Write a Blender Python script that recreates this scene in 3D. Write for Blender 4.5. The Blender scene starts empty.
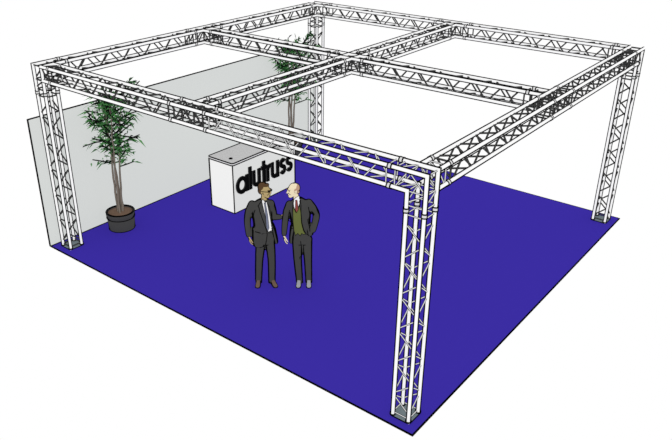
import bpy, bmesh, math, random
from mathutils import Vector, Matrix, Quaternion
from mathutils.bvhtree import BVHTree

random.seed(7)
C = bpy.context.scene.collection
PI = math.pi
sc = bpy.context.scene
sc.view_settings.view_transform = 'Standard'
sc.view_settings.look = 'None'

# ------------------------------------------------------------------ materials
def lin(c):
    c = c / 255.0
    return c / 12.92 if c <= 0.04045 else ((c + 0.055) / 1.055) ** 2.4

def rgb(r, g, b):
    return (lin(r), lin(g), lin(b), 1.0)

def material(name, col, glow=0.55, edge=None, edge_col=(12, 12, 12), soft=0.06, attr=None, mottled=0.0, round_bar=False):
    """matt drawing-like paint; 'edge' darkens the surface where it turns away (grazing sheen)."""
    m = bpy.data.materials.new(name)
    m.use_nodes = True
    nt = m.node_tree
    nt.nodes.clear()
    N = nt.nodes.new
    L = nt.links.new
    out = N('ShaderNodeOutputMaterial')
    add = N('ShaderNodeAddShader')
    dif = N('ShaderNodeBsdfDiffuse')
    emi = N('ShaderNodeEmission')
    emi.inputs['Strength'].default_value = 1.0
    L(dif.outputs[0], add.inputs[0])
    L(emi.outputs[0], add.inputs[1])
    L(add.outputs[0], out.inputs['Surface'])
    src = N('ShaderNodeRGB')
    src.outputs[0].default_value = rgb(*col)
    cur = src.outputs[0]
    if attr:
        a = N('ShaderNodeAttribute')
        a.attribute_name = attr
        cur = a.outputs['Color']
    if mottled:
        tc = N('ShaderNodeTexCoord')
        no = N('ShaderNodeTexNoise')
        no.inputs['Scale'].default_value = 14.0
        no.inputs['Detail'].default_value = 4.0
        L(tc.outputs['Object'], no.inputs['Vector'])
        mr = N('ShaderNodeMapRange')
        mr.inputs['To Min'].default_value = 1.0 - mottled
        mr.inputs['To Max'].default_value = 1.0 + mottled
        L(no.outputs['Fac'], mr.inputs['Value'])
        sc_ = N('ShaderNodeVectorMath')
        sc_.operation = 'SCALE'
        L(cur, sc_.inputs[0])
        L(mr.outputs[0], sc_.inputs['Scale'])
        cur = sc_.outputs[0]
    if edge is not None:  # dark rim standing in for a drawn outline
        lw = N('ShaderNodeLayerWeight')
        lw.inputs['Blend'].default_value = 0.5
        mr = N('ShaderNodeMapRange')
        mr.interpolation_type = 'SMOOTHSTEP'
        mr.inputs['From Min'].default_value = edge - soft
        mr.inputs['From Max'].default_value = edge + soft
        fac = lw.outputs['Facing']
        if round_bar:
            # round bar: the drawn dark rim runs across the bar, measured square to its own axis
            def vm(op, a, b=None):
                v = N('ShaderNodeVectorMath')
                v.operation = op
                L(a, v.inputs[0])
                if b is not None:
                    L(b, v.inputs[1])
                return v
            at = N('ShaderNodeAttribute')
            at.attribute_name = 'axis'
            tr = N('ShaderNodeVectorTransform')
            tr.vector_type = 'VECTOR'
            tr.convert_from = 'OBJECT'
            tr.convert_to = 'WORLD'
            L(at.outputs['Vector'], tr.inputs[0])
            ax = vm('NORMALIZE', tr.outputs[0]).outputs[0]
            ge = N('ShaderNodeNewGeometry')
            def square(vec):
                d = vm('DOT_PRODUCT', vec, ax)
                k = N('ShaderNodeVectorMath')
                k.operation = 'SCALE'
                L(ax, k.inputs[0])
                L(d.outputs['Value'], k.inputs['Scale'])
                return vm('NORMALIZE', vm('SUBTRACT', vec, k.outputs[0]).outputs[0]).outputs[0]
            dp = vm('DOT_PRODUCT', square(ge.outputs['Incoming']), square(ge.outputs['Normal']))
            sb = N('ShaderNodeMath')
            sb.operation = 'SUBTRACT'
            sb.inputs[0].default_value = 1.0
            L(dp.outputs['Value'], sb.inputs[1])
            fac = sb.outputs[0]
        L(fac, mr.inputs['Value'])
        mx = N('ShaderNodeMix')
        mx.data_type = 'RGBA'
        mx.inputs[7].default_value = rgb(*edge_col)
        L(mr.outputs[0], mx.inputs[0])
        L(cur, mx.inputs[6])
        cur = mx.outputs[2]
    for sh, k in ((dif, 1.0 - glow), (emi, glow)):  # glow share of the colour is emitted, standing in for even light
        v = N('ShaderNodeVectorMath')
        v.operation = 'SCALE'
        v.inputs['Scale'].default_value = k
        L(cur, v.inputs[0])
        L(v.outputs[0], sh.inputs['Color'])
    return m

M = {}
M['carpet'] = material('blue_carpet', (60, 46, 164), glow=0.6)
M['line'] = material('black_edging', (8, 8, 8), glow=0.3)
M['wall'] = material('grey_wall_panel', (217, 220, 218), glow=0.85)  # mostly self-lit, so the carpet's blue bounce hardly tints it
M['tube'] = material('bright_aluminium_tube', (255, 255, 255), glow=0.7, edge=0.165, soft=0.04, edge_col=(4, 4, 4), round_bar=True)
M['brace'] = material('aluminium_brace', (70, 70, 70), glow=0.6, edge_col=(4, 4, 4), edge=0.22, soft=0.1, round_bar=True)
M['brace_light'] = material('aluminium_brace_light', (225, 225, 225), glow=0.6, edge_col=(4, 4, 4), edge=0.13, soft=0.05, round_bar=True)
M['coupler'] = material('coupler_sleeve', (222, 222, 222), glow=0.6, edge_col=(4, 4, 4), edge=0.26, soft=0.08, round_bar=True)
M['plate'] = material('steel_base_plate', (116, 128, 132), glow=0.6)
M['counter_body'] = material('white_counter_panel_shaded', (226, 227, 225), glow=0.85)  # shaded copy of the counter white: front's shade in the colour, mostly self-lit
M['counter_end'] = material('white_counter_end_panel_lit', (248, 248, 246), glow=0.85)  # lit copy of the same white, lighter for the end facing the light
M['counter_top'] = material('grey_counter_top', (196, 196, 196), glow=0.5)
M['counter_rim'] = material('counter_top_edge', (238, 238, 238), glow=0.6)
M['letter'] = material('black_lettering', (16, 16, 16), glow=0.3)
M['letter_side'] = material('lettering_side', (62, 62, 62), glow=0.4)
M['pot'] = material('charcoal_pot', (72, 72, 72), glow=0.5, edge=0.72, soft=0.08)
M['soil'] = material('brown_soil', (112, 92, 78), glow=0.5, mottled=0.3)
M['cane'] = material('grey_brown_cane', (128, 118, 108), glow=0.5, edge=0.38, soft=0.1, round_bar=True, mottled=0.3)
M['twig'] = material('black_twig', (18, 20, 18), glow=0.3)
M['leaf'] = material('leaf_green', (60, 110, 60), glow=0.5, attr='leafcol')
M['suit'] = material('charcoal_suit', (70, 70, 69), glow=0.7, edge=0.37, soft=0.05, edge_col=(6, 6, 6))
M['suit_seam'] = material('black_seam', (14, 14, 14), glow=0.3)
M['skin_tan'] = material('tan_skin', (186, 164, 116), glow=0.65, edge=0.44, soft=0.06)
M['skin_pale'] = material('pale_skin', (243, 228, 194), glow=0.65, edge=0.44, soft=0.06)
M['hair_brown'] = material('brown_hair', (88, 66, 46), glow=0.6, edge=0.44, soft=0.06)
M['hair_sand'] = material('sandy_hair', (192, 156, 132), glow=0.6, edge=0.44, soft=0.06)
M['shirt'] = material('white_shirt', (248, 248, 248), glow=0.7)
M['tie_grey'] = material('grey_blue_tie', (122, 128, 148), glow=0.6)
M['tie_red'] = material('dark_red_tie', (142, 74, 70), glow=0.6)
M['vest'] = material('olive_waistcoat', (104, 112, 62), glow=0.65)
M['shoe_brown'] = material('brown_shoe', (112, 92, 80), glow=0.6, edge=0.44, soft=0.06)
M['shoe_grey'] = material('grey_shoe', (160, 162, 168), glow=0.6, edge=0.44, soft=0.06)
M['sole'] = M['line']
M['dark'] = material('dark_glass', (16, 16, 16), glow=0.3)

# ------------------------------------------------------------------ object helpers
def link(name, me, parent=None):
    o = bpy.data.objects.new(name, me)
    C.objects.link(o)
    if parent is not None:
        o.parent = parent
    return o

def obj(name, bm, mats, parent=None, smooth=False):
    me = bpy.data.meshes.new(name)
    bm.normal_update()
    bm.to_mesh(me)
    bm.free()
    if not isinstance(mats, (list, tuple)):
        mats = [mats]
    for m in mats:
        me.materials.append(m)
    if smooth:
        for p in me.polygons:
            p.use_smooth = True
    return link(name, me, parent)

def tag(o, label, cat, group=None):
    o['label'] = label
    o['category'] = cat
    if group:
        o['group'] = group
    return o

def thing(name, label, cat, loc=(0, 0, 0), rotz=0.0, group=None):
    o = link(name, None)
    o.location = loc
    o.rotation_euler = (0, 0, rotz)
    o['kind'] = 'thing'
    return tag(o, label, cat, group)

def dup(root, label, mat):
    r = root.copy()
    C.objects.link(r)
    r.matrix_basis = mat
    r['label'] = label
    for ch in list(root.children):
        c = ch.copy()
        C.objects.link(c)
        c.parent = r
        for g in list(ch.children):
            d = g.copy()
            C.objects.link(d)
            d.parent = c
    return r

def add_box(bm, x0, x1, y0, y1, z0, z1, mi=0):
    v = [bm.verts.new(p) for p in ((x0, y0, z0), (x1, y0, z0), (x1, y1, z0), (x0, y1, z0),
                                   (x0, y0, z1), (x1, y0, z1), (x1, y1, z1), (x0, y1, z1))]
    for f in ((3, 2, 1, 0), (4, 5, 6, 7), (0, 1, 5, 4), (1, 2, 6, 5), (2, 3, 7, 6), (3, 0, 4, 7)):
        bm.faces.new([v[i] for i in f]).material_index = mi

def box(name, dims, m, parent=None):
    bm = bmesh.new()
    add_box(bm, *dims)
    return obj(name, bm, m, parent)

def rings_to_mesh(bm, rings, mi=0, cap=True, cap_mi=None, axes=None, sharp=()):
    lay = None
    if axes:
        lay = bm.faces.layers.float_vector.get('axis') or bm.faces.layers.float_vector.new('axis')
    vs = [[bm.verts.new(p) for p in r] for r in rings]
    n = len(vs[0])
    for j, (a, b) in enumerate(zip(vs, vs[1:])):
        for i in range(n):
            f = bm.faces.new((a[i], a[(i + 1) % n], b[(i + 1) % n], b[i]))
            f.material_index = mi
            f.smooth = True
            if lay:
                f[lay] = axes[j]
    for j in sharp:
        for i in range(n):
            bm.edges.get((vs[j][i], vs[j][(i + 1) % n])).smooth = False
    if cap:
        for f in (bm.faces.new(list(reversed(vs[0]))), bm.faces.new(vs[-1])):
            f.material_index = mi if cap_mi is None else cap_mi
            for e_ in f.edges:
                e_.smooth = False

def tube(bm, pts, rad, n=12, mi=0, cap_mi=None, round_caps=False):
    """tube along a polyline, mitred at bends; rad may be a list."""
    pts = [Vector(p) for p in pts]
    if not isinstance(rad, (list, tuple)):
        rad = [rad] * len(pts)
    dirs = [(b - a).normalized() for a, b in zip(pts, pts[1:])]
    t = dirs[0]
    up = Vector((0, 0, 1)) if abs(t.z) < 0.9 else Vector((0, 1, 0))
    u = t.cross(up).normalized()
    rings = []
    for i, p in enumerate(pts):
        d0 = dirs[max(i - 1, 0)]
        d1 = dirs[min(i, len(dirs) - 1)]
        if i > 0:
            q = (dirs[i - 2] if i > 1 else dirs[0]).rotation_difference(d0)
            u = q @ u
        v = d0.cross(u).normalized()
        nrm = (d0 + d1).normalized()
        ring = []
        for k in range(n):
            a = 2 * PI * k / n
            off = u * math.cos(a) * rad[i] + v * math.sin(a) * rad[i]
            off = off - d0 * (off.dot(nrm) / max(d0.dot(nrm), 0.2))
            ring.append(p + off)
        rings.append(ring)
    if round_caps:
        def cap(p, ring, d, r):
            res = []
            for s in (0.35, 0.7, 0.93):
                k = math.sqrt(1 - s * s)
                res.append([p + (q - p) * k + d * r * s for q in ring])
            return res
        st = cap(pts[0], rings[0], -dirs[0], rad[0])
        en = cap(pts[-1], rings[-1], dirs[-1], rad[-1])
        rings = list(reversed(st)) + rings + en
        rings_to_mesh(bm, rings, mi, True, cap_mi)
        return
    sharp = [i for i in range(1, len(pts) - 1) if dirs[i - 1].angle(dirs[i]) > 0.6]
    rings_to_mesh(bm, rings, mi, True, cap_mi, dirs, sharp)

# ------------------------------------------------------------------ setting
W = 4.0
bm = bmesh.new()
add_box(bm, -W, W, -W, W, -0.012, 0.0)
floor = obj('floor', bm, M['carpet'])
floor['kind'] = 'structure'
floor['label'] = 'square royal blue carpet covering the whole stand'
floor['category'] = 'floor'
e = 0.011
for d in ((-W - e, W + e, -W - e, -W + e), (-W - e, W + e, W - e, W + e),
          (-W - e, -W + e, -W + e, W - e), (W - e, W + e, -W + e, W - e)):
    box('edge_binding', (*d, -0.014, 0.003), M['line'], floor)

HW = 2.5
wall = box('wall_left', (-W - 0.02, -W, -W, W, 0.0, HW), M['wall'])
wall['kind'] = 'structure'
wall['label'] = 'long plain light grey partition wall along the left edge of the carpet'
wall['category'] = 'wall'
box('edge_strip', (-W - 0.024, -W + 0.004, -W, W, HW, HW + 0.018), M['line'], wall)
box('edge_strip', (-W - 0.024, -W + 0.004, -W - 0.018, -W, 0.0, HW + 0.018), M['line'], wall)
box('edge_strip', (-W - 0.024, -W + 0.004, W, W + 0.018, 0.0, HW + 0.018), M['line'], wall)
box('edge_strip', (-W, -W + 0.018, -W, W, 0.0, 0.012), M['line'], wall)

# ------------------------------------------------------------------ truss
h = 0.12            # half spacing of the chords
A = 4 - 0.286       # axis of the outer trusses
ZC = 3.475 - h      # axis height of the beams
J = 0.355           # half length of a junction piece
SL = A - 2 * J - 0.004   # length of a straight segment
R_T, R_B, R_L = 0.0355, 0.0135, 0.0115
CH = [(-h, -h), (h, -h), (h, h), (-h, h)]

MESH = {}
def mesh_of(key, builder, mats):
    if key not in MESH:
        bm = bmesh.new()
        builder(bm)
        me = bpy.data.meshes.new(key)
        bm.normal_update()
        bm.to_mesh(me)
        bm.free()
        for m in (mats if isinstance(mats, (list, tuple)) else [mats]):
            me.materials.append(m)
        MESH[key] = me
    return MESH[key]

def rod_piece(name, a, b, r, parent, m, n=10):
    bm = bmesh.new()
    tube(bm, [a, b], r, n)
    return obj(name, bm, m, parent)

def coupler_bm(bm, z, x, y, axis=(0, 0, 1)):
    ax = Vector(axis)
    p = Vector((x, y, z))
    rr = R_T
    tube(bm, [p - ax * 0.030, p + ax * 0.030], rr + 0.003, 14, 0, 0)
    for s in (-1, 1):
        c = p + ax * s * 0.024
        tube(bm, [c - ax * 0.0085, c + ax * 0.0085], rr + 0.005, 14, 1, 1)

def face_rods(z0, z1, up, ends=True):
    """zig-zag of diagonals for the four faces, apexes shared by opposite chords"""
    out = []
    n1 = [0.10 + 0.5 * k for k in range(6)]      # chords (+,-) and (-,+)
    n2 = [0.35 + 0.5 * k for k in range(6)]      # chords (-,-) and (+,+)
    for f in range(4):
        a, b = CH[f], CH[(f + 1) % 4]
        if f % 2 == 0:
            even, odd = b, a
        else:
            even, odd = a, b
        seq = []
        for p, q in zip(n1, n2):
            seq += [(even, p), (odd, q)]
        for (c0, q0), (c1, q1) in zip(seq, seq[1:]):
            out.append((Vector((*c0, q0 + 0.022)), Vector((*c1, q1 - 0.022))))
    return out

def truss_segment(name, label, cat, group, light, both_ends=True):
    t = thing(name, label, cat, group=group)
    for x, y in CH:
        rod_piece('chord', (x, y, -0.03 if both_ends else 0.0), (x, y, SL + 0.03), R_T, t, M['tube'], 16)
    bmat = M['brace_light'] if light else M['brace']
    for a, b in face_rods(0, SL, None):
        rod_piece('brace', a, b, R_L if light else R_B, t, bmat, 8)
    for z in ((0.055, SL - 0.055)):
        for f in range(4):
            a, b = CH[f], CH[(f + 1) % 4]
            rod_piece('end_bar', (*a, z), (*b, z), R_L if light else R_B, t, bmat, 8)
    for z in ((0.0, SL) if both_ends else (SL,)):
        for x, y in CH:
            bm = bmesh.new()
            coupler_bm(bm, z, x, y)
            obj('coupler', bm, [M['coupler'], M['line']], t)
    return t

def junction(name, label, group, chords, bars, ends, light):
    t = thing(name, label, 'truss connector', group=group)
    for pts in chords:
        bm = bmesh.new()
        tube(bm, pts, R_T, 16)
        obj('chord', bm, M['tube'], t)
    bmat = M['brace_light'] if light else M['brace']
    for a, b in bars:
        rod_piece('brace', a, b, R_L if light else R_B, t, bmat, 8)
    return t

S4 = [(-h, -h), (h, -h), (h, h), (-h, h)]
def frame_bars(mk):
    p = [mk(*s) for s in S4]
    return [(p[i], p[(i + 1) % 4]) for i in range(4)]

# corner piece: one beam arm along -X bends down into the column, another arm leaves along +Y
ce = J - 0.031
corner_chords = []
for y in (-h, h):
    corner_chords.append([(-ce, y, h), (h, y, h), (h, y, -ce)])
    corner_chords.append([(-ce, y, -h), (-h, y, -h), (-h, y, -ce)])
for x in (-h, h):
    for z in (-h, h):
        corner_chords.append([(x, h, z), (x, ce, z)])
q = J - 0.06
corner_bars = (frame_bars(lambda a, b: (-q, a, b)) + frame_bars(lambda a, b: (a, b, -q)) + frame_bars(lambda a, b: (a, q, b)))
corner_bars += [((h, -h, h), (h, h, h)), ((-h, -h, h), (-h, h, h)), ((-h, -h, -h), (-h, h, -h)), ((h, -h, -h), (h, h, -h)),
                ((-h, -h, -h), (h, -h, -h)), ((-h, h, -h), (h, h, -h)),
                ((-h, -h, h), (h, -h, -h)), ((-h, h, h), (h, h, -h)),
                ((-h, -h, -q + 0.03), (h, -h, -h)), ((-h, h, -q + 0.03), (h, h, -h)),
                ((h, -h, -q + 0.03), (h, h, -h)), ((-h, -h, -q + 0.03), (-h, h, -h)),
                ((-q, -h, -h), (-h, -h, h)), ((-q, h, -h), (-h, h, h)), ((-q, -h, h), (-h, h, h)), ((-q, -h, -h), (-h, h, -h)),
                ((h, q, -h), (h, h, h)), ((-h, q, -h), (-h, h, h)), ((-h, q, h), (h, h, h)), ((-h, q, -h), (h, h, -h))]
# T piece: run along Y, branch along -X
tee_chords = []
for a in (-h, h):
    for b in (-h, h):
        tee_chords.append([(a, -ce, b), (a, ce, b)])
        tee_chords.append([(-h, a, b), (-ce, a, b)])
tee_bars = (frame_bars(lambda a, b: (a, q, b)) + frame_bars(lambda a, b: (a, -q, b)) + frame_bars(lambda a, b: (-q, a, b))
            + frame_bars(lambda a, b: (a, h, b)) + frame_bars(lambda a, b: (a, -h, b)))
tee_bars += [((h, h, h), (h, q, -h)), ((h, -h, h), (h, -q, -h)), ((-h, h, h), (-h, q, -h)), ((-h, -h, h), (-h, -q, -h)),
             ((h, -h, h), (h, h, -h)), ((h, -h, h), (-h, h, h)), ((h, -h, -h), (-h, h, -h)),
             ((-h, h, h), (-q, h, -h)), ((-h, -h, h), (-q, -h, -h)), ((-h, h, h), (-q, -h, h)),
             ((h, h, h), (-h, q, h)), ((h, -h, h), (-h, -q, h))]
# cross piece
x_chords = []
for a in (-h, h):
    for b in (-h, h):
        x_chords.append([(a, -ce, b), (a, ce, b)])
        x_chords.append([(-ce, a, b), (ce, a, b)])
x_bars = (frame_bars(lambda a, b: (a, q, b)) + frame_bars(lambda a, b: (a, -q, b)) + frame_bars(lambda a, b: (-q, a, b))
          + frame_bars(lambda a, b: (q, a, b)))
for sx, sy in S4:
    x_bars.append(((sx, sy, -h), (sx, sy, h)))
x_bars += [((-h, -h, h), (h, h, h)), ((-h, -h, -h), (h, h, -h)),
           ((h, -h, h), (q, -h, -h)), ((h, h, h), (q, h, -h)), ((-h, -h, h), (-q, -h, -h)), ((-h, h, h), (-q, h, -h)),
           ((h, h, h), (h, q, -h)), ((-h, h, h), (-h, q, -h)), ((h, -h, h), (h, -q, -h)), ((-h, -h, h), (-h, -q, -h))]

def rotz(k):
    return Matrix.Rotation(k * PI / 2, 4, 'Z')

def frame(origin, zdir, xdir):
    z = Vector(zdir)
    x = Vector(xdir)
    y = z.cross(x)
    m = Matrix((x, y, z)).transposed().to_4x4()
    m.translation = Vector(origin)
    return m

G_COL, G_BEAM, G_X = 'truss columns at the carpet corners', 'outer beams of the truss roof', 'inner beams of the truss roof cross'
# labels in the order front, right, back, left corner
col_lab = ['silver box truss column at the front corner, nearest the viewer, tallest in the picture',
           'silver box truss column standing on the right corner of the blue carpet',
           'silver box truss column at the back corner, behind the far potted tree',
           'silver box truss column at the left corner, in front of the grey wall end']
cor_lab = ['bent corner connector joining two beams on top of the nearest front column',
           'bent corner connector on top of the right column',
           'bent corner connector on top of the back column, at the top of the picture',
           'bent corner connector on top of the left column above the wall end']
side = ['right front side', 'back right side', 'left side above the grey wall', 'left front side']
b1_lab = ['roof beam of the right front side, half starting at the nearest front column',
          'roof beam of the back right side, half starting at the right column',
          'roof beam above the grey wall, half starting at the back column',
          'roof beam of the left front side, half starting at the left column']
b2_lab = ['roof beam of the right front side, half ending at the right column',
          'roof beam of the back right side, half ending at the back column',
          'roof beam above the grey wall, half ending at the left column',
          'roof beam of the left front side, half ending at the nearest front column']
tee_lab = ['three-way connector in the middle of the right front roof side',
           'three-way connector in the middle of the back right roof side',
           'three-way connector in the middle of the roof side above the grey wall',
           'three-way connector in the middle of the left front roof side, above the counter end']
arm_lab = ['inner roof beam from the central cross to the right front side',
           'inner roof beam from the central cross to the back right side',
           'inner roof beam from the central cross to the side above the grey wall',
           'inner roof beam from the central cross to the left front side']

def base_parts(t):
    bm = bmesh.new()
    s = h + 0.035
    c = 0.03
    ring = [(-s + c, -s), (s - c, -s), (s, -s + c), (s, s - c), (s - c, s), (-s + c, s), (-s, s - c), (-s, -s + c)]
    rings_to_mesh(bm, [[(x, y, z) for x, y in ring] for z in (0.0, 0.012)])
    for f in bm.faces:
        f.smooth = False
    bp = obj('base_plate', bm, M['plate'], t)
    bm = bmesh.new()
    for (x0, y0), (x1, y1) in zip(ring, ring[1:] + ring[:1]):
        tube(bm, [(x0, y0, 0.008), (x1, y1, 0.008)], 0.0085, 6)
    obj('plate_edge', bm, M['line'], bp)
    for x, y in CH:
        bm = bmesh.new()
        tube(bm, [(x, y, 0.010), (x, y, 0.034)], R_T + 0.008, 14)
        obj('foot', bm, M['line'], t)

# columns: the near one has lighter braces, the other three share one build
COLZ = ZC - J - 0.002 - SL
for k in range(4):
    m = rotz(k) @ Matrix.Translation((A, -A, 0.0))
    if k == 0:
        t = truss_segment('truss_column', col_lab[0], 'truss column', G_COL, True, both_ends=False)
        t.matrix_basis = m
    elif k == 1:
        t = truss_segment('truss_column', col_lab[1], 'truss column', G_COL, False, both_ends=False)
        t.matrix_basis = m
        col1 = t
    else:
        dup(col1, col_lab[k], m)
        continue
    # the straight part starts just above the plate
    for c in t.children:
        c.location.z += COLZ
    base_parts(t)

for k in range(4):
    m = rotz(k) @ Matrix.Translation((A, -A, ZC))
    if k < 2:
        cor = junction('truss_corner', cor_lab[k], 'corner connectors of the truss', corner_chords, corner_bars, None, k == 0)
        cor.matrix_basis = m
    else:
        dup(cor, cor_lab[k], m)

proto = None
lite = None
for k in range(4):
    for half, labs in ((0, b1_lab), (1, b2_lab)):
        y0 = -A + J + 0.002 if half == 0 else J + 0.002
        m = rotz(k) @ frame((A, y0, ZC), (0, 1, 0), (0, 0, 1))
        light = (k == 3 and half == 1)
        if light:
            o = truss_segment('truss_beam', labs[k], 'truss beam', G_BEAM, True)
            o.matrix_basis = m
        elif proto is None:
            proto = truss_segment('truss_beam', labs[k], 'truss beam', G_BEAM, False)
            proto.matrix_basis = m
        else:
            dup(proto, labs[k], m)
for k in range(4):
    m = rotz(k) @ Matrix.Translation((A, 0, ZC))
    if k == 0:
        tee = junction('truss_tee', tee_lab[0], 'three-way connectors of the truss', tee_chords, tee_bars, None, False)
        tee.matrix_basis = m
    else:
        dup(tee, tee_lab[k], m)
for k in range(4):
    m = rotz(k) @ frame((J + 0.002, 0, ZC), (1, 0, 0), (0, 1, 0))
    o = dup(proto, arm_lab[k], m)
    o['group'] = G_X
xj = junction('truss_cross', 'four-way cross connector at the centre of the truss roof', None, x_chords, x_bars, None, False)
xj.matrix_basis = Matrix.Translation((0, 0, ZC))

# ------------------------------------------------------------------ counter
CX0, CX1, CY0, CY1, CT = -2.93, -2.265, -0.80, 1.135, 1.12
counter = thing('reception_counter', 'white box reception counter with grey top and black lettering, beside the two men', 'counter',
                ((CX0 + CX1) / 2, (CY0 + CY1) / 2, 0))
hx, hy = (CX1 - CX0) / 2, (CY1 - CY0) / 2
zt = CT - 0.045
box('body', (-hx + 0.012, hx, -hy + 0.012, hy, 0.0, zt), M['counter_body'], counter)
box('end_panel_lit', (-hx, hx, -hy, -hy + 0.012, 0.0, zt), M['counter_end'], counter)  # thin slab carrying the lit end's lighter tone
def rounded_rect(x0, x1, y0, y1, r, n=5):
    pts = []
    for cx, cy, a0 in ((x1 - r, y1 - r, 0), (x0 + r, y1 - r, PI / 2), (x0 + r, y0 + r, PI), (x1 - r, y0 + r, 1.5 * PI)):
        for i in range(n + 1):
            a = a0 + PI / 2 * i / n
            pts.append((cx + r * math.cos(a), cy + r * math.sin(a)))
    return pts
o_ = 0.018
rr = rounded_rect(-hx - o_, hx + o_, -hy - o_, hy + o_, 0.05)
bm = bmesh.new()
rings_to_mesh(bm, [[(x, y, z) for x, y in rr] for z in (zt, CT)], 1, True, 0)
for f in bm.faces:
    f.smooth = False
top = obj('counter_top', bm, [M['counter_top'], M['counter_rim']], counter)
for z in (zt, CT):
    bm = bmesh.new()
    for (x0, y0), (x1, y1) in zip(rr, rr[1:] + rr[:1]):
        tube(bm, [(x0, y0, z), (x1, y1, z)], 0.013, 6)
    obj('edge_line', bm, M['line'], top)
bm = bmesh.new()
tube(bm, [(0.125, -0.80, CT - 0.002), (0.125, -0.80, CT + 0.014)], 0.040, 14)
obj('cap', bm, M['line'], top)
el = 0.013
for x, y, w in ((-hx, -hy, 0.014), (hx, hy, 0.014), (-hx, hy, 0.014), (hx, -hy, 0.009)):
    box('edge_line', (x - w, x + w, y - w, y + w, 0, zt), M['line'], counter)
for d in ((-hx, hx, -hy - el, -hy + el), (hx - el, hx + el, -hy, hy), (-hx - el, -hx + el, -hy, hy), (-hx, hx, hy - el, hy + el)):
    box('edge_line', (*d, 0, 0.016), M['line'], counter)

# lettering, in the plane of the long front face (y along the face, z up)
def arc(cx, cz, rx, rz, a0, a1, n=18):
    return [(cx + rx * math.cos(math.radians(a0 + (a1 - a0) * i / n)), cz + rz * math.sin(math.radians(a0 + (a1 - a0) * i / n))) for i in range(n + 1)]

def stroke_poly(bm, pts, w, x0, x1):
    """thick stroke with square ends, as an extruded ribbon"""
    n = len(pts)
    closed = (Vector(pts[0]) - Vector(pts[-1])).length < 1e-4
    if closed:
        pts = pts[:-1]
        n -= 1
    Lf, Rt = [], []
    for i in range(n):
        if closed:
            a, b = Vector(pts[i - 1]), Vector(pts[(i + 1) % n])
        else:
            a, b = Vector(pts[max(i - 1, 0)]), Vector(pts[min(i + 1, n - 1)])
        d = (b - a).normalized()
        nn = Vector((-d.y, d.x)) * w / 2
        p = Vector(pts[i])
        Lf.append(p + nn)
        Rt.append(p - nn)
    V = [[bm.verts.new((x, p.x, p.y)) for p in s] for x in (x0, x1) for s in (Lf, Rt)]
    bl, br, fl, fr = V
    m = n if closed else n - 1
    for i in range(m):
        j = (i + 1) % n
        for quad, mi in (((fl[i], fl[j], fr[j], fr[i]), 0), ((bl[i], br[i], br[j], bl[j]), 1),
                         ((bl[i], bl[j], fl[j], fl[i]), 1), ((br[i], fr[i], fr[j], br[j]), 1)):
            bm.faces.new(quad).material_index = mi
    if not closed:
        bm.faces.new((bl[0], fl[0], fr[0], br[0])).material_index = 1
        bm.faces.new((bl[-1], br[-1], fr[-1], fl[-1])).material_index = 1

ZB = 0.395
def u_shape(y0, y1, zt_):
    r = (y1 - y0) / 2
    return [(y0, zt_), (y0, ZB + 0.045 + r)] + arc((y0 + y1) / 2, ZB + 0.045 + r, r, r, 180, 360, 12)[1:] + [(y1, zt_)]
def s_shape(y0, y1, zt_):
    c = (y0 + y1) / 2
    ry = (y1 - y0) / 2
    rz = (zt_ - ZB - 0.09) / 4
    z1 = ZB + 0.045 + rz
    z2 = z1 + 2 * rz
    return arc(c, z2, ry, rz, 25, 270, 14) + arc(c, z1, ry, rz, 90, -155, 14)[1:]
letters = [
    [arc(-0.565, 0.575, 0.130, 0.150, 0, 360, 28), [(-0.415, ZB), (-0.415, 0.765)]],
    [[(-0.315, ZB), (-0.315, 0.90)]],
    [u_shape(-0.205, -0.045, 0.78), [(-0.045, ZB), (-0.045, 0.78)]],
    [[(0.105, ZB), (0.105, 0.90)], [(0.02, 0.755), (0.185, 0.755)]],
    [[(0.225, ZB), (0.225, 0.77)], arc(0.30, 0.64, 0.075, 0.095, 180, 80, 8)],
    [u_shape(0.375, 0.545, 0.78), [(0.545, ZB), (0.545, 0.78)]],
    [s_shape(0.655, 0.775, 0.78)],
    [s_shape(0.865, 0.995, 0.78)],
]
cyc = (CY0 + CY1) / 2
for strokes in letters:
    bm = bmesh.new()
    for k, s in enumerate(strokes):
        stroke_poly(bm, [(y - cyc, z) for y, z in s], 0.088, hx + 0.0005, hx + 0.03 + 0.0004 * k)
    o = obj('letter', bm, [M['letter'], M['letter_side']], counter)

# ------------------------------------------------------------------ potted trees
def lathe(bm, prof, n=32, mi=0):
    rings_to_mesh(bm, [[(r * math.cos(2 * PI * k / n), r * math.sin(2 * PI * k / n), z) for k in range(n)] for r, z in prof], mi)

tree = thing('potted_tree', 'slim leafy tree in charcoal pot before the grey wall, near left column', 'potted plant',
             (-3.59, -2.646, 0), 0.6803, 'potted trees along the grey wall')
bm = bmesh.new()
lathe(bm, [(0.262, 0.0), (0.272, 0.02), (0.280, 0.25), (0.272, 0.255), (0.272, 0.262), (0.290, 0.268), (0.296, 0.37),
           (0.290, 0.378), (0.262, 0.378), (0.258, 0.34), (0.05, 0.335)])
pot = obj('pot', bm, M['pot'], tree)
pot.scale = (0.95, 0.95, 0.96)
for zz, r_ in ((0.262, 0.286), (0.376, 0.289), (0.376, 0.262), (0.008, 0.266)):
    bm = bmesh.new()
    tube(bm, [(r_ * math.cos(2 * PI * k / 32), r_ * math.sin(2 * PI * k / 32), zz) for k in range(33)], 0.011, 6)
    obj('edge_line', bm, M['line'], pot)
bm = bmesh.new()
lathe(bm, [(0.245, 0.29), (0.245, 0.335), (0.15, 0.342), (0.02, 0.346)], 24)
obj('soil', bm, M['soil'], tree)

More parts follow.
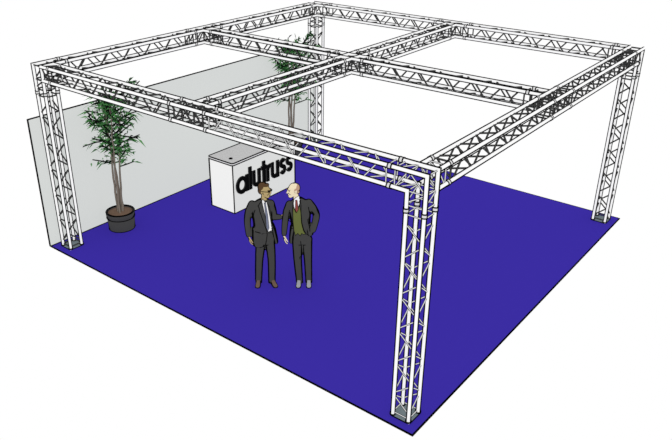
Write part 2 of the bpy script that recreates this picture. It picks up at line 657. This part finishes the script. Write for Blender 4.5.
rnd = random.Random(11)
canes = []
spec = [((-0.05, 0.02), (-0.05, 0.03, 1.35), (-0.04, 0.05, 2.58)), ((0.0, -0.05), (0.02, -0.04, 1.4), (0.08, -0.06, 2.62)),
        ((0.05, 0.03), (0.09, 0.05, 1.3), (0.26, 0.08, 2.66)), ((0.02, 0.06), (-0.02, 0.10, 1.2), (-0.12, 0.10, 2.5))]
for (bx_, by_), mid, tip in spec:
    p0, p1, p2 = Vector((bx_, by_, 0.345)), Vector(mid), Vector(tip)
    pts = []
    for i in range(15):
        t = i / 14
        c = 2 * p1 - 0.5 * (p0 + p2)
        p = (1 - t) ** 2 * p0 + 2 * t * (1 - t) * c + t * t * p2
        p = p + Vector((rnd.uniform(-.008, .008), rnd.uniform(-.008, .008), 0))
        pts.append(p)
    canes.append(pts)
    bm = bmesh.new()
    tube(bm, pts, [0.026 - 0.018 * i / 14 for i in range(15)], 8)
    obj('cane', bm, M['cane'], tree, smooth=True)

bl = bmesh.new()
col_layer = bl.loops.layers.float_color.new('leafcol')
GREENS = [(70, 126, 70), (56, 106, 58), (90, 148, 86), (76, 132, 76), (40, 78, 44), (28, 52, 32), (22, 32, 24), (20, 26, 22), (58, 110, 60)]
def clear(p):
    # the crown grows away from the wall behind it
    off = .777 * p.x - .629 * p.y
    return p if off > -.31 else Vector((p.x, p.y - (-.31 - off) / .629, p.z))
def leaf(p, d, length, width):
    d = d.normalized()
    s = d.cross(Vector((rnd.uniform(-1, 1), rnd.uniform(-1, 1), rnd.uniform(-1, 1)))).normalized()
    droop = Vector((0, 0, -0.25 * length))
    pts = [p, p + d * length * .45 + s * width / 2, p + d * length + droop, p + d * length * .45 - s * width / 2]
    c = rgb(*rnd.choice(GREENS))
    f = bl.faces.new([bl.verts.new(clear(x)) for x in pts])
    for l in f.loops:
        l[col_layer] = c

def twig(p0, d, length, nleaf, bare_tip):
    p1 = p0 + d * length * .5 + Vector((0, 0, 0.02))
    p2 = p0 + d * length + Vector((0, 0, 0.05 * rnd.random()))
    bm = bmesh.new()
    tube(bm, [clear(p0), clear(p1), clear(p2)], [0.012, 0.013, 0.010], 6)
    o = obj('branch', bm, M['twig'], tree)
    for _ in range(nleaf):
        t = rnd.uniform(.15, .95)
        p = p0.lerp(p2, t)
        dd = d + Vector((rnd.uniform(-1, 1), rnd.uniform(-1, 1), rnd.uniform(-.9, .8))) * .95
        leaf(p, dd, rnd.uniform(.12, .21), rnd.uniform(.028, .042))

def cane_at(pts, z):
    for a, b in zip(pts, pts[1:]):
        if a.z <= z <= b.z:
            return a.lerp(b, (z - a.z) / (b.z - a.z))
    return pts[-1]
nb = 0
for i in range(60):
    z = 1.55 + 1.15 * ((i + .5) / 60) + rnd.uniform(-.05, .05)
    c = canes[i % 4]
    p = cane_at(c, min(z, c[-1].z))
    a = i * 2.399 + rnd.uniform(-.4, .4)
    prof = 0.30 + 0.20 * max(0, min(1, (z - 1.45) / .5)) - 0.12 * max(0, (z - 2.35) / .5)
    d = Vector((math.cos(a), math.sin(a) * .8, rnd.uniform(-.1, 1.1))).normalized()
    if z > 2.3:
        d = (d + Vector((.45, 0, .2))).normalized()
    twig(p, d, prof * rnd.uniform(.55, 1.15), 8, True)
# lower side shoots and upright tips
twig(cane_at(canes[2], 1.28), Vector((.85, -.2, .25)).normalized(), .33, 4, True)
twig(cane_at(canes[2], 1.42), Vector((.6, -.3, .75)).normalized(), .28, 5, True)
twig(cane_at(canes[0], 1.36), Vector((-.9, -.1, .15)).normalized(), .36, 5, True)
twig(cane_at(canes[2], 1.75), Vector((.9, .0, .35)).normalized(), .42, 6, True)
twig(canes[2][-1], Vector((.6, 0, .9)).normalized(), .42, 10, True)
twig(canes[1][-1], Vector((.25, 0, 1)).normalized(), .25, 8, True)
twig(canes[0][-1], Vector((-.1, 0, 1)).normalized(), .2, 8, True)
# dense inner leaves along the canes
for i in range(420):
    z = 1.35 + 1.35 * rnd.random() ** .9
    c = canes[i % 4]
    p = cane_at(c, min(z, c[-1].z)) + Vector((rnd.gauss(0, .10), rnd.gauss(0, .09), 0))
    leaf(p, Vector((rnd.gauss(0, 1), rnd.gauss(0, 1), rnd.uniform(-.4, 1.1))), rnd.uniform(.12, .20), rnd.uniform(.028, .042))
obj('foliage', bl, M['leaf'], tree)
dup(tree, 'slim leafy tree in charcoal pot at far wall end, behind the counter',
    Matrix.Translation((-3.55, 2.537, 0)) @ Matrix.Rotation(0.6803, 4, 'Z'))

# ------------------------------------------------------------------ people
def eval_mesh(o):
    dg = bpy.context.evaluated_depsgraph_get()
    me = bpy.data.meshes.new_from_object(o.evaluated_get(dg))
    return me

def blob(name, bm, m, parent, voxel=0.012, smooth_it=4):
    """fuse overlapping closed shapes into one continuous smooth surface"""
    me = bpy.data.meshes.new(name)
    bm.normal_update()
    bm.to_mesh(me)
    bm.free()
    o = bpy.data.objects.new(name, me)
    C.objects.link(o)
    r = o.modifiers.new('r', 'REMESH')
    r.mode = 'VOXEL'
    r.voxel_size = voxel
    if smooth_it:
        s = o.modifiers.new('s', 'SMOOTH')
        s.iterations = smooth_it
        s.factor = 0.5
    bpy.context.view_layer.update()
    me2 = eval_mesh(o)
    o.modifiers.clear()
    o.data = me2
    me2.name = name
    me2.materials.clear()
    me2.materials.append(m)
    for p in me2.polygons:
        p.use_smooth = True
    o.parent = parent
    return o

def sect(bm, secs, n=24):
    """loft of horizontal ellipses: (x, y, z, rx, ry)"""
    rings_to_mesh(bm, [[(x + rx * math.cos(2 * PI * k / n), y + ry * math.sin(2 * PI * k / n), z) for k in range(n)] for x, y, z, rx, ry in secs])

def ell(bm, c, r, rot=None, n=16):
    c = Vector(c)
    rings = []
    for i in range(1, 10):
        a = -PI / 2 + PI * i / 10
        rings.append([c + ((rot @ Vector((r[0] * math.cos(a) * math.cos(2 * PI * k / n), r[1] * math.cos(a) * math.sin(2 * PI * k / n), r[2] * math.sin(a)))) if rot else
                      Vector((r[0] * math.cos(a) * math.cos(2 * PI * k / n), r[1] * math.cos(a) * math.sin(2 * PI * k / n), r[2] * math.sin(a)))) for k in range(n)])
    rings_to_mesh(bm, rings)

def limb(bm, pts, rad, n=16):
    # resample as a smooth chain
    P = [Vector(p) for p in pts]
    out, rr = [], []
    for i in range(len(P) - 1):
        a = P[max(i - 1, 0)]; b = P[i]; c = P[i + 1]; d = P[min(i + 2, len(P) - 1)]
        for k in range(5):
            t = k / 5
            q = 0.5 * ((2 * b) + (c - a) * t + (2 * a - 5 * b + 4 * c - d) * t * t + (3 * b - a - 3 * c + d) * t ** 3)
            out.append(q)
            rr.append(rad[i] + (rad[i + 1] - rad[i]) * t)
    out.append(P[-1])
    rr.append(rad[-1])
    tube(bm, out, rr, n, round_caps=True)

def hand(bm, wrist, d, n, thumb_side, curl=0.45, size=1.0):
    """palm, four separate fingers and a thumb; d = finger direction, n = out of the back of the hand"""
    d = Vector(d).normalized()
    n = Vector(n)
    n = (n - d * n.dot(d)).normalized()
    s = d.cross(n).normalized() * thumb_side      # towards the thumb
    w = Vector(wrist)
    k = size
    # palm
    rings = []
    for t, hw, hh in ((-0.02, .024, .020), (0.0, .027, .019), (.03, .036, .017), (.07, .041, .015), (.092, .040, .012)):
        c = w + d * t * k
        rings.append([c + s * math.cos(2 * PI * j / 16) * hw * k + n * math.sin(2 * PI * j / 16) * hh * k for j in range(16)])
    rings_to_mesh(bm, rings)
    for off, ln, r in ((.031, .072, .0092), (.0105, .082, .0096), (-.0105, .076, .0092), (-.031, .060, .0084)):
        p = w + d * .082 * k + s * off * k
        fan = (d + s * off * 1.6).normalized()
        pts = [p - fan * .02]
        ang = curl * 0.5
        for seg, f in enumerate((.46, .31, .25)):
            dirv = (fan * math.cos(ang) - n * math.sin(ang)).normalized()
            pts.append(pts[-1] + dirv * (ln * f * k + (.02 if seg == 0 else 0)))
            ang += curl
        tube(bm, pts, [r * k, r * k, r * .92 * k, r * .8 * k], 10, round_caps=True)
    p = w + d * .022 * k + s * .022 * k
    t1 = p + (d * .6 + s * .8 - n * .25).normalized() * .042 * k
    t2 = t1 + (d * .85 + s * .45 - n * .4).normalized() * .034 * k
    t3 = t2 + (d * .95 + s * .1 - n * .5).normalized() * .026 * k
    tube(bm, [p, t1, t2, t3], [.0145 * k, .012 * k, .0108 * k, .009 * k], 10, round_caps=True)

def head_shape(bm, c, yaw, scale=1.0):
    """head in its own frame (facing -Y), turned by yaw; c = centre of the skull"""
    rot = Matrix.Rotation(yaw, 3, 'Z')
    c = Vector(c)
    def P(x, y, z):
        return c + rot @ Vector((x, y, z)) * scale
    def E(p, r):
        ell(bm, P(*p), [v * scale for v in r], rot)
    E((0, 0.012, 0.030), (.076, .098, .092))
    E((0, -.030, -.030), (.062, .066, .085))
    E((0, -.052, -.095), (.040, .040, .034))       # chin
    E((0, -.020, -.080), (.054, .058, .040))       # jaw
    E((0, -.085, .028), (.050, .018, .014))        # brow
    for sx in (-1, 1):
        E((sx * .077, .012, -.012), (.011, .020, .033))   # ears
        E((sx * .034, -.072, -.030), (.024, .024, .026))  # cheeks
    rings = []
    for z, y, r in ((.022, -.092, .010), (-.005, -.104, .012), (-.030, -.116, .016), (-.040, -.106, .013)):
        rings.append([P(r * math.cos(2 * PI * k / 10), y + r * .9 * math.sin(2 * PI * k / 10), z) for k in range(10)])
    rings_to_mesh(bm, rings)                        # nose
    E((0, -.090, -.064), (.026, .012, .007))        # lips
    E((0, -.088, -.076), (.022, .012, .008))
    return P, rot

def patch(name, tree_, poly, m, parent, off=0.006, outline=0.0045, step=0.012, thick=True):
    """cloth panel laid on the body: a polygon seen from the front (x, z) wrapped onto the surface below"""
    def inside(x, z):
        r = False
        for (x0, z0), (x1, z1) in zip(poly, poly[1:] + poly[:1]):
            if (z0 > z) != (z1 > z) and x < (x1 - x0) * (z - z0) / (z1 - z0) + x0:
                r = not r
        return r
    def drop(x, z, o):
        loc, nrm, _, _ = tree_.ray_cast(Vector((x, -1.0, z)), Vector((0, 1, 0)))
        if loc is None:
            near = tree_.find_nearest(Vector((x, -0.15, z)))
            loc, nrm = near[0], near[1]
        return loc + Vector((0, -1, 0)) * o
    bm = bmesh.new()
    vs = [bm.verts.new((x, 0, z)) for x, z in poly]
    f = bm.faces.new(vs)
    bmesh.ops.triangulate(bm, faces=[f])
    for _ in range(7):
        longe = [e_ for e_ in bm.edges if e_.calc_length() > step * 1.6]
        if not longe:
            break
        bmesh.ops.subdivide_edges(bm, edges=longe, cuts=1)
        bmesh.ops.triangulate(bm, faces=[f_ for f_ in bm.faces if len(f_.verts) > 3])
    for v in bm.verts:
        v.co = drop(v.co.x, v.co.z, off)
    bmesh.ops.recalc_face_normals(bm, faces=bm.faces)
    o = obj(name, bm, m, parent, smooth=True)
    if outline:
        line_on('outline', tree_, poly + poly[:1], o, off, outline)
    return o

def line_on(name, tree_, pts2, parent, off=0.006, r=0.0045):
    P = []
    for (x0, z0), (x1, z1) in zip(pts2, pts2[1:]):
        n = max(1, int(math.hypot(x1 - x0, z1 - z0) / 0.02))
        for k in range(n):
            P.append((x0 + (x1 - x0) * k / n, z0 + (z1 - z0) * k / n))
    P.append(pts2[-1])
    Q = []
    for x, z in P:
        loc, nrm, _, _ = tree_.ray_cast(Vector((x, -1.0, z)), Vector((0, 1, 0)))
        if loc is None:
            loc = tree_.find_nearest(Vector((x, -0.15, z)))[0]
        p = loc + Vector((0, -1, 0)) * off
        if not Q or (p - Q[-1]).length > 1e-4:
            Q.append(p)
    bm = bmesh.new()
    tube(bm, Q, r, 6)
    return obj(name, bm, M['suit_seam'], parent)

def bvh(*objs):
    vs, fs = [], []
    for o in objs:
        b = len(vs)
        vs += [v.co.copy() for v in o.data.vertices]
        fs += [[b + i for i in p.vertices] for p in o.data.polygons]
    return BVHTree.FromPolygons(vs, fs)

def shoe(parent, ankle, direction, m, length=0.27):
    d = Vector((direction[0], direction[1], 0)).normalized()
    s = Vector((-d.y, d.x, 0))
    a = Vector((ankle[0], ankle[1], 0))
    bm = bmesh.new()
    rings = []
    for t, hw, hz, zc in ((-.075, .020, .022, .030), (-.06, .032, .034, .040), (-.02, .038, .046, .048), (.03, .040, .046, .048),
                          (.08, .042, .036, .038), (.13, .046, .028, .030), (.165, .042, .024, .026), (.19, .030, .019, .021), (.198, .014, .012, .018)):
        c = a + d * t * length / .27 + Vector((0, 0, zc))
        rings.append([c + s * math.cos(2 * PI * k / 14) * hw + Vector((0, 0, math.sin(2 * PI * k / 14) * hz)) for k in range(14)])
    rings_to_mesh(bm, rings)
    o = blob('shoe', bm, m, parent, 0.008, 2)
    bm = bmesh.new()
    out = [(-.078, .012), (-.065, .034), (-.02, .041), (.05, .043), (.13, .049), (.17, .045), (.195, .030), (.204, 0)]
    loop = [a + d * t * length / .27 + s * w for t, w in out] + [a + d * t * length / .27 - s * w for t, w in reversed(out)]
    rings_to_mesh(bm, [[p + Vector((0, 0, z)) for p in loop] for z in (0.0, 0.014)])
    for f in bm.faces:
        f.smooth = False
    obj('sole', bm, M['sole'], o)
    return o

def face_parts(P, rot, body, brow_m):
    for sx in (-1, 1):
        bm = bmesh.new()
        ell(bm, P(sx * .032, -.090, .008), (.013, .008, .007), rot, 10)
        obj('eye', bm, M['dark'], body)
        bm = bmesh.new()
        tube(bm, [P(sx * .014, -.104, .027), P(sx * .032, -.103, .033), P(sx * .052, -.090, .027)], .004, 6)
        obj('eyebrow', bm, brow_m, body)
    bm = bmesh.new()
    tube(bm, [P(-.022, -.097, -.070), P(0, -.105, -.069), P(.022, -.097, -.070)], .0032, 6)
    obj('mouth', bm, M['suit_seam'], body)

YAW = 0.6803

def man_left():
    t = thing('person', 'man in dark suit, white shirt, grey tie and dark glasses, touching the other man\'s arm', 'person',
              (0.041, -2.43, 0), YAW)
    t.scale = (1, 1, 1.016)
    hc = (0.052, -0.02, 1.735)
    bm = bmesh.new()
    P, rot = head_shape(bm, hc, math.radians(62), 1.0)
    limb(bm, [(0.035, 0.0, 1.48), (0.040, -0.005, 1.58), (0.050, -0.012, 1.68)], [.062, .056, .056])
    sect(bm, [(.02, 0, .80, .12, .085), (.01, 0, .95, .14, .09), (.01, 0, 1.10, .125, .08), (.005, 0, 1.30, .145, .09), (0, 0, 1.43, .15, .085), (.02, 0, 1.51, .09, .06)])
    # arms
    limb(bm, [(-.15, 0, 1.46), (-.235, .015, 1.20), (-.238, -.03, .97), (-.232, -.04, .93)], [.05, .040, .028, .026])
    hand(bm, (-.232, -.042, .925), (.08, -.10, -1), (-1, -.3, 0), -1, .42, 1.08)
    limb(bm, [(.15, 0, 1.47), (.180, .033, 1.25), (.275, .055, 1.217), (.30, .062, 1.215)], [.045, .033, .027, .025])
    hand(bm, (.290, .066, 1.215), (.95, .25, .02), (.2, .95, .2), 1, .35, .95)
    # legs and feet
    limb(bm, [(-.03, 0, .85), (-.07, -.01, .47), (-.10, 0, .08)], [.075, .05, .038])
    limb(bm, [(.11, 0, .85), (.13, -.01, .47), (.13, 0, .08)], [.075, .05, .038])
    for x, d in ((-.10, (-.05, -1, 0)), (.13, (.35, -1, 0))):
        dd = Vector(d).normalized()
        limb(bm, [(x, .02, .05), Vector((x, 0, .04)) + dd * .07, Vector((x, 0, .032)) + dd * .14], [.03, .028, .02])
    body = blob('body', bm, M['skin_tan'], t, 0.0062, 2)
    face_parts(P, rot, body, M['hair_brown'])
    # hair: crown, back and sides
    bm = bmesh.new()
    ell(bm, P(0, .036, .050), (.083, .092, .088), rot)
    ell(bm, P(0, .060, -.010), (.074, .062, .075), rot)
    ell(bm, P(0, -.030, .098), (.058, .052, .030), rot)
    blob('hair', bm, M['hair_brown'], t, 0.009, 3)
    # glasses
    gl = None
    for sx in (-1, 1):
        bm = bmesh.new()
        ell(bm, P(sx * .034, -.108, .006), (.027, .007, .019), rot, 14)
        o = obj('lens', bm, M['dark'])
        if gl is None:
            gl = link('glasses', None, t)
        o.parent = gl
        bm = bmesh.new()
        tube(bm, [P(sx * .058, -.104, .010), P(sx * .082, -.06, .012), P(sx * .086, .015, .008)], .0055, 6)
        obj('temple', bm, M['dark'], gl)
    bm = bmesh.new()
    tube(bm, [P(-.016, -.112, .010), P(.016, -.112, .010)], .005, 6)
    obj('bridge', bm, M['dark'], gl)
    # trousers
    bm = bmesh.new()
    sect(bm, [(.035, 0, .78, .150, .105), (.03, 0, .90, .155, .112), (.03, 0, 1.02, .145, .105), (.03, 0, 1.08, .140, .10)])
    limb(bm, [(-.035, 0, .84), (-.075, -.012, .47), (-.098, .005, .10), (-.100, .005, .075)], [.097, .074, .066, .066])
    limb(bm, [(.112, 0, .84), (.135, -.012, .47), (.130, .005, .09), (.130, .005, .06)], [.092, .073, .068, .068])
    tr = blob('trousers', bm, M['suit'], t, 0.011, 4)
    shoe(t, (-.10, .005), (-.05, -1), M['shoe_brown'])
    shoe(t, (.135, .005), (.42, -1), M['shoe_brown'])
    # jacket
    bm = bmesh.new()
    sect(bm, [(.005, 0, 1.00, .175, .128), (.005, 0, 1.12, .165, .122), (0, 0, 1.28, .175, .125), (-.005, 0, 1.42, .180, .115),
              (.0, 0, 1.49, .165, .10), (.015, 0, 1.545, .115, .082), (.03, 0, 1.575, .075, .066)])
    sect(bm, [(-.070, -.015, .74, .105, .118), (-.072, -.012, .82, .120, .122), (-.07, -.008, .95, .118, .124), (-.06, 0, 1.06, .120, .122)])
    sect(bm, [(.225, .03, .765, .032, .085), (.212, .03, .85, .036, .095), (.175, .02, 1.02, .045, .105), (.14, .0, 1.12, .05, .105)])
    limb(bm, [(-.165, 0, 1.475), (-.225, .01, 1.34), (-.253, .02, 1.18), (-.245, -.02, 1.02), (-.236, -.036, .935)], [.070, .066, .060, .054, .048])
    limb(bm, [(.145, 0, 1.49), (.175, .04, 1.34), (.188, .035, 1.245), (.25, .048, 1.225), (.292, .06, 1.217)], [.068, .065, .062, .052, .045])
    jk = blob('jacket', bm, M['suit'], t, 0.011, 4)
    T = bvh(jk, tr, body)
    patch('shirt', T, [(.005, 1.565), (.018, 1.60), (.060, 1.545), (.085, 1.55), (.105, 1.45), (.128, 1.30), (.150, 1.12), (.160, 1.045), (.10, 1.03), (.085, 1.05), (.075, 1.20), (.045, 1.38)], M['shirt'], t)
    patch('trouser_front', T, [(.082, 1.04), (.158, 1.045), (.178, .90), (.195, .80), (.06, .80), (.052, .86)], M['suit'], tr, off=.004, outline=0)
    patch('tie', T, [(.040, 1.545), (.066, 1.540), (.070, 1.505), (.098, 1.33), (.112, 1.10), (.092, 1.045), (.070, 1.10), (.062, 1.33), (.048, 1.505)], M['tie_grey'], t, off=.012, outline=.0035)
    # lapels, collar, pocket and sleeve seams
    line_on('seam', T, [(.0, 1.57), (-.06, 1.49), (-.045, 1.47), (-.03, 1.40), (.03, 1.20), (.075, 1.04), (.078, .98), (.068, .90), (.05, .80), (.01, .745), (-.05, .725)], jk, .004, .0065)
    line_on('seam', T, [(-.11, 1.42), (-.135, 1.34), (-.150, 1.22), (-.150, 1.10)], jk, .004, .0065)
    line_on('seam', T, [(-.12, 1.035), (-.08, 1.03), (-.03, 1.015)], jk, .004, .0075)
    line_on('seam', T, [(.160, 1.10), (.172, 1.02), (.185, .92), (.20, .82)], jk, .004, .006)
    line_on('seam', T, [(.08, 1.555), (.125, 1.47), (.15, 1.30), (.160, 1.12)], jk, .004, .005)
    line_on('seam', T, [(.058, .86), (.045, .78), (.038, .70)], tr, .004, .0065)
    return t

def man_right():
    t = thing('person', 'balding man in dark suit, olive waistcoat and red tie, one hand in pocket', 'person',
              (0.567, -2.004, 0), YAW)
    t.scale = (1, 1, 1.016)
    hc = (-0.160, -0.02, 1.740)
    bm = bmesh.new()
    P, rot = head_shape(bm, hc, math.radians(-62), 1.0)
    limb(bm, [(-.085, 0, 1.48), (-.105, -.005, 1.58), (-.145, -.012, 1.68)], [.062, .057, .056])
    sect(bm, [(-.02, 0, .80, .12, .085), (-.03, 0, .95, .14, .09), (-.04, 0, 1.10, .125, .08), (-.05, 0, 1.30, .145, .09), (-.06, 0, 1.43, .15, .085), (-.08, 0, 1.51, .09, .06)])
    limb(bm, [(-.21, 0, 1.46), (-.285, .015, 1.20), (-.318, -.03, .97), (-.320, -.035, .94)], [.05, .040, .028, .026])
    hand(bm, (-.320, -.038, .935), (.05, -.10, -1), (-1, -.3, 0), -1, .40, 1.05)
    limb(bm, [(.10, 0, 1.48), (.215, .06, 1.25), (.165, -.04, 1.08), (.15, -.035, 1.06)], [.05, .040, .028, .026])
    hand(bm, (.140, -.03, 1.05), (-.45, .12, -1), (.5, -.8, 0), 1, .25, .9)
    limb(bm, [(-.10, 0, .85), (-.09, -.01, .47), (-.07, 0, .08)], [.075, .05, .038])
    limb(bm, [(.06, 0, .85), (.08, -.01, .47), (.09, 0, .08)], [.075, .05, .038])
    for x, d in ((-.07, (-.08, -1, 0)), (.09, (.0, -1, 0))):
        dd = Vector(d).normalized()
        limb(bm, [(x, .02, .05), Vector((x, 0, .04)) + dd * .07, Vector((x, 0, .032)) + dd * .14], [.03, .028, .02])
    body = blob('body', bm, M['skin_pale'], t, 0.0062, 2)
    face_parts(P, rot, body, M['hair_sand'])
    bm = bmesh.new()
    ell(bm, P(0, .046, .030), (.084, .076, .080), rot)
    ell(bm, P(0, .062, -.028), (.070, .052, .050), rot)
    ell(bm, P(.0, .004, .022), (.083, .050, .056), rot)
    blob('hair', bm, M['hair_sand'], t, 0.009, 2)
    # trousers
    bm = bmesh.new()
    sect(bm, [(-.02, 0, .78, .160, .108), (-.025, 0, .90, .165, .112), (-.03, 0, 1.02, .150, .105), (-.035, 0, 1.08, .140, .10)])
    limb(bm, [(-.103, 0, .84), (-.098, -.012, .47), (-.073, .005, .08), (-.072, .005, .05)], [.096, .076, .066, .066])
    limb(bm, [(.062, 0, .84), (.078, -.012, .47), (.090, .005, .08), (.091, .005, .05)], [.096, .074, .064, .064])
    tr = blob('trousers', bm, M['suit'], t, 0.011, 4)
    shoe(t, (-.075, .005), (-.08, -1), M['shoe_grey'])
    shoe(t, (.092, .005), (.0, -1), M['shoe_grey'])
    # jacket
    bm = bmesh.new()
    sect(bm, [(-.04, .01, 1.02, .165, .115), (-.045, .005, 1.12, .165, .118), (-.05, 0, 1.28, .178, .124), (-.06, 0, 1.42, .188, .116),
              (-.06, 0, 1.50, .170, .10), (-.07, 0, 1.56, .115, .082), (-.085, 0, 1.595, .072, .066)])
    sect(bm, [(-.205, -.005, .80, .034, .105), (-.200, -.002, .92, .040, .110), (-.175, .0, 1.08, .050, .115)])
    sect(bm, [(.115, -.005, .945, .060, .105), (.110, .0, 1.02, .065, .115), (.085, .0, 1.12, .065, .115)])
    sect(bm, [(-.03, .055, .86, .15, .068), (-.03, .055, 1.05, .15, .068)])
    limb(bm, [(-.225, 0, 1.475), (-.275, .01, 1.34), (-.300, .02, 1.18), (-.314, -.02, 1.04), (-.320, -.034, .955)], [.068, .064, .058, .052, .046])
    limb(bm, [(.09, 0, 1.50), (.160, .02, 1.40), (.215, .06, 1.26), (.195, -.01, 1.14), (.165, -.06, 1.04)], [.074, .070, .064, .058, .052])
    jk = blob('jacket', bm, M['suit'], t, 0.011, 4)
    T = bvh(jk, tr, body)
    patch('shirt', T, [(-.145, 1.60), (-.115, 1.63), (-.075, 1.645), (-.050, 1.60), (-.058, 1.52), (-.085, 1.42), (-.118, 1.38), (-.150, 1.45), (-.158, 1.53)], M['shirt'], t)
    patch('waistcoat', T, [(-.160, 1.50), (-.118, 1.385), (-.062, 1.52), (-.040, 1.40), (-.030, 1.20), (.000, 1.06), (.035, .985), (.000, .985), (-.025, 1.005), (-.050, .960), (-.090, 1.0), (-.130, .955), (-.150, 1.02), (-.165, 1.20), (-.168, 1.38)], M['vest'], t, off=.009)
    patch('trouser_front', T, [(-.158, 1.02), (-.135, .965), (-.09, 1.01), (-.05, .97), (-.025, 1.01), (.03, .99), (.045, .955), (.045, .80), (-.168, .80)], M['suit'], tr, off=.004, outline=0)
    patch('tie', T, [(-.128, 1.585), (-.098, 1.585), (-.092, 1.55), (-.078, 1.44), (-.108, 1.385), (-.132, 1.44), (-.120, 1.55)], M['tie_red'], t, off=.014, outline=.0035)
    line_on('seam', T, [(-.165, 1.55), (-.172, 1.40), (-.168, 1.20), (-.155, 1.02), (-.163, .90), (-.172, .81)], jk, .006, .006)
    line_on('seam', T, [(-.052, 1.62), (-.035, 1.50), (-.035, 1.38), (-.022, 1.20), (.010, 1.06), (.05, .985), (.11, .945)], jk, .006, .006)
    line_on('seam', T, [(-.225, 1.40), (-.24, 1.30), (-.243, 1.18), (-.25, 1.06)], jk, .004, .006)
    line_on('seam', T, [(.085, 1.46), (.098, 1.38), (.118, 1.28), (.135, 1.20), (.108, 1.10), (.11, 1.04)], jk, .004, .0065)
    line_on('seam', T, [(-.045, .86), (-.035, .76), (-.02, .60), (-.012, .5)], tr, .004, .0065)
    return t

man_left()
man_right()

# ------------------------------------------------------------------ light, sky, camera
w = bpy.data.worlds.new('white_sky')
sc.world = w
w.use_nodes = True
nt = w.node_tree
bg = nt.nodes.get('Background') or nt.nodes.new('ShaderNodeBackground')
bg.inputs['Color'].default_value = (1, 1, 1, 1)
bg.inputs['Strength'].default_value = 1.0
out = nt.nodes.get('World Output') or nt.nodes.new('ShaderNodeOutputWorld')
nt.links.new(bg.outputs[0], out.inputs['Surface'])

cam = bpy.data.cameras.new('camera')
cam.sensor_fit = 'HORIZONTAL'
cam.sensor_width = 36.0
FPX, PX, PY = 722.364, 309.347, 215.860
cam.lens = FPX * 36.0 / 672.0
cam.shift_x = (336.0 - PX) / 672.0
cam.shift_y = (PY - 220.0) / 672.0
cam.clip_start = 0.1
cam.clip_end = 200
co = bpy.data.objects.new('camera', cam)
C.objects.link(co)
co.location = (7.3993, -10.2872, 6.5605)
co.rotation_euler = (1.1143, 0.0, 0.6803)
sc.camera = co
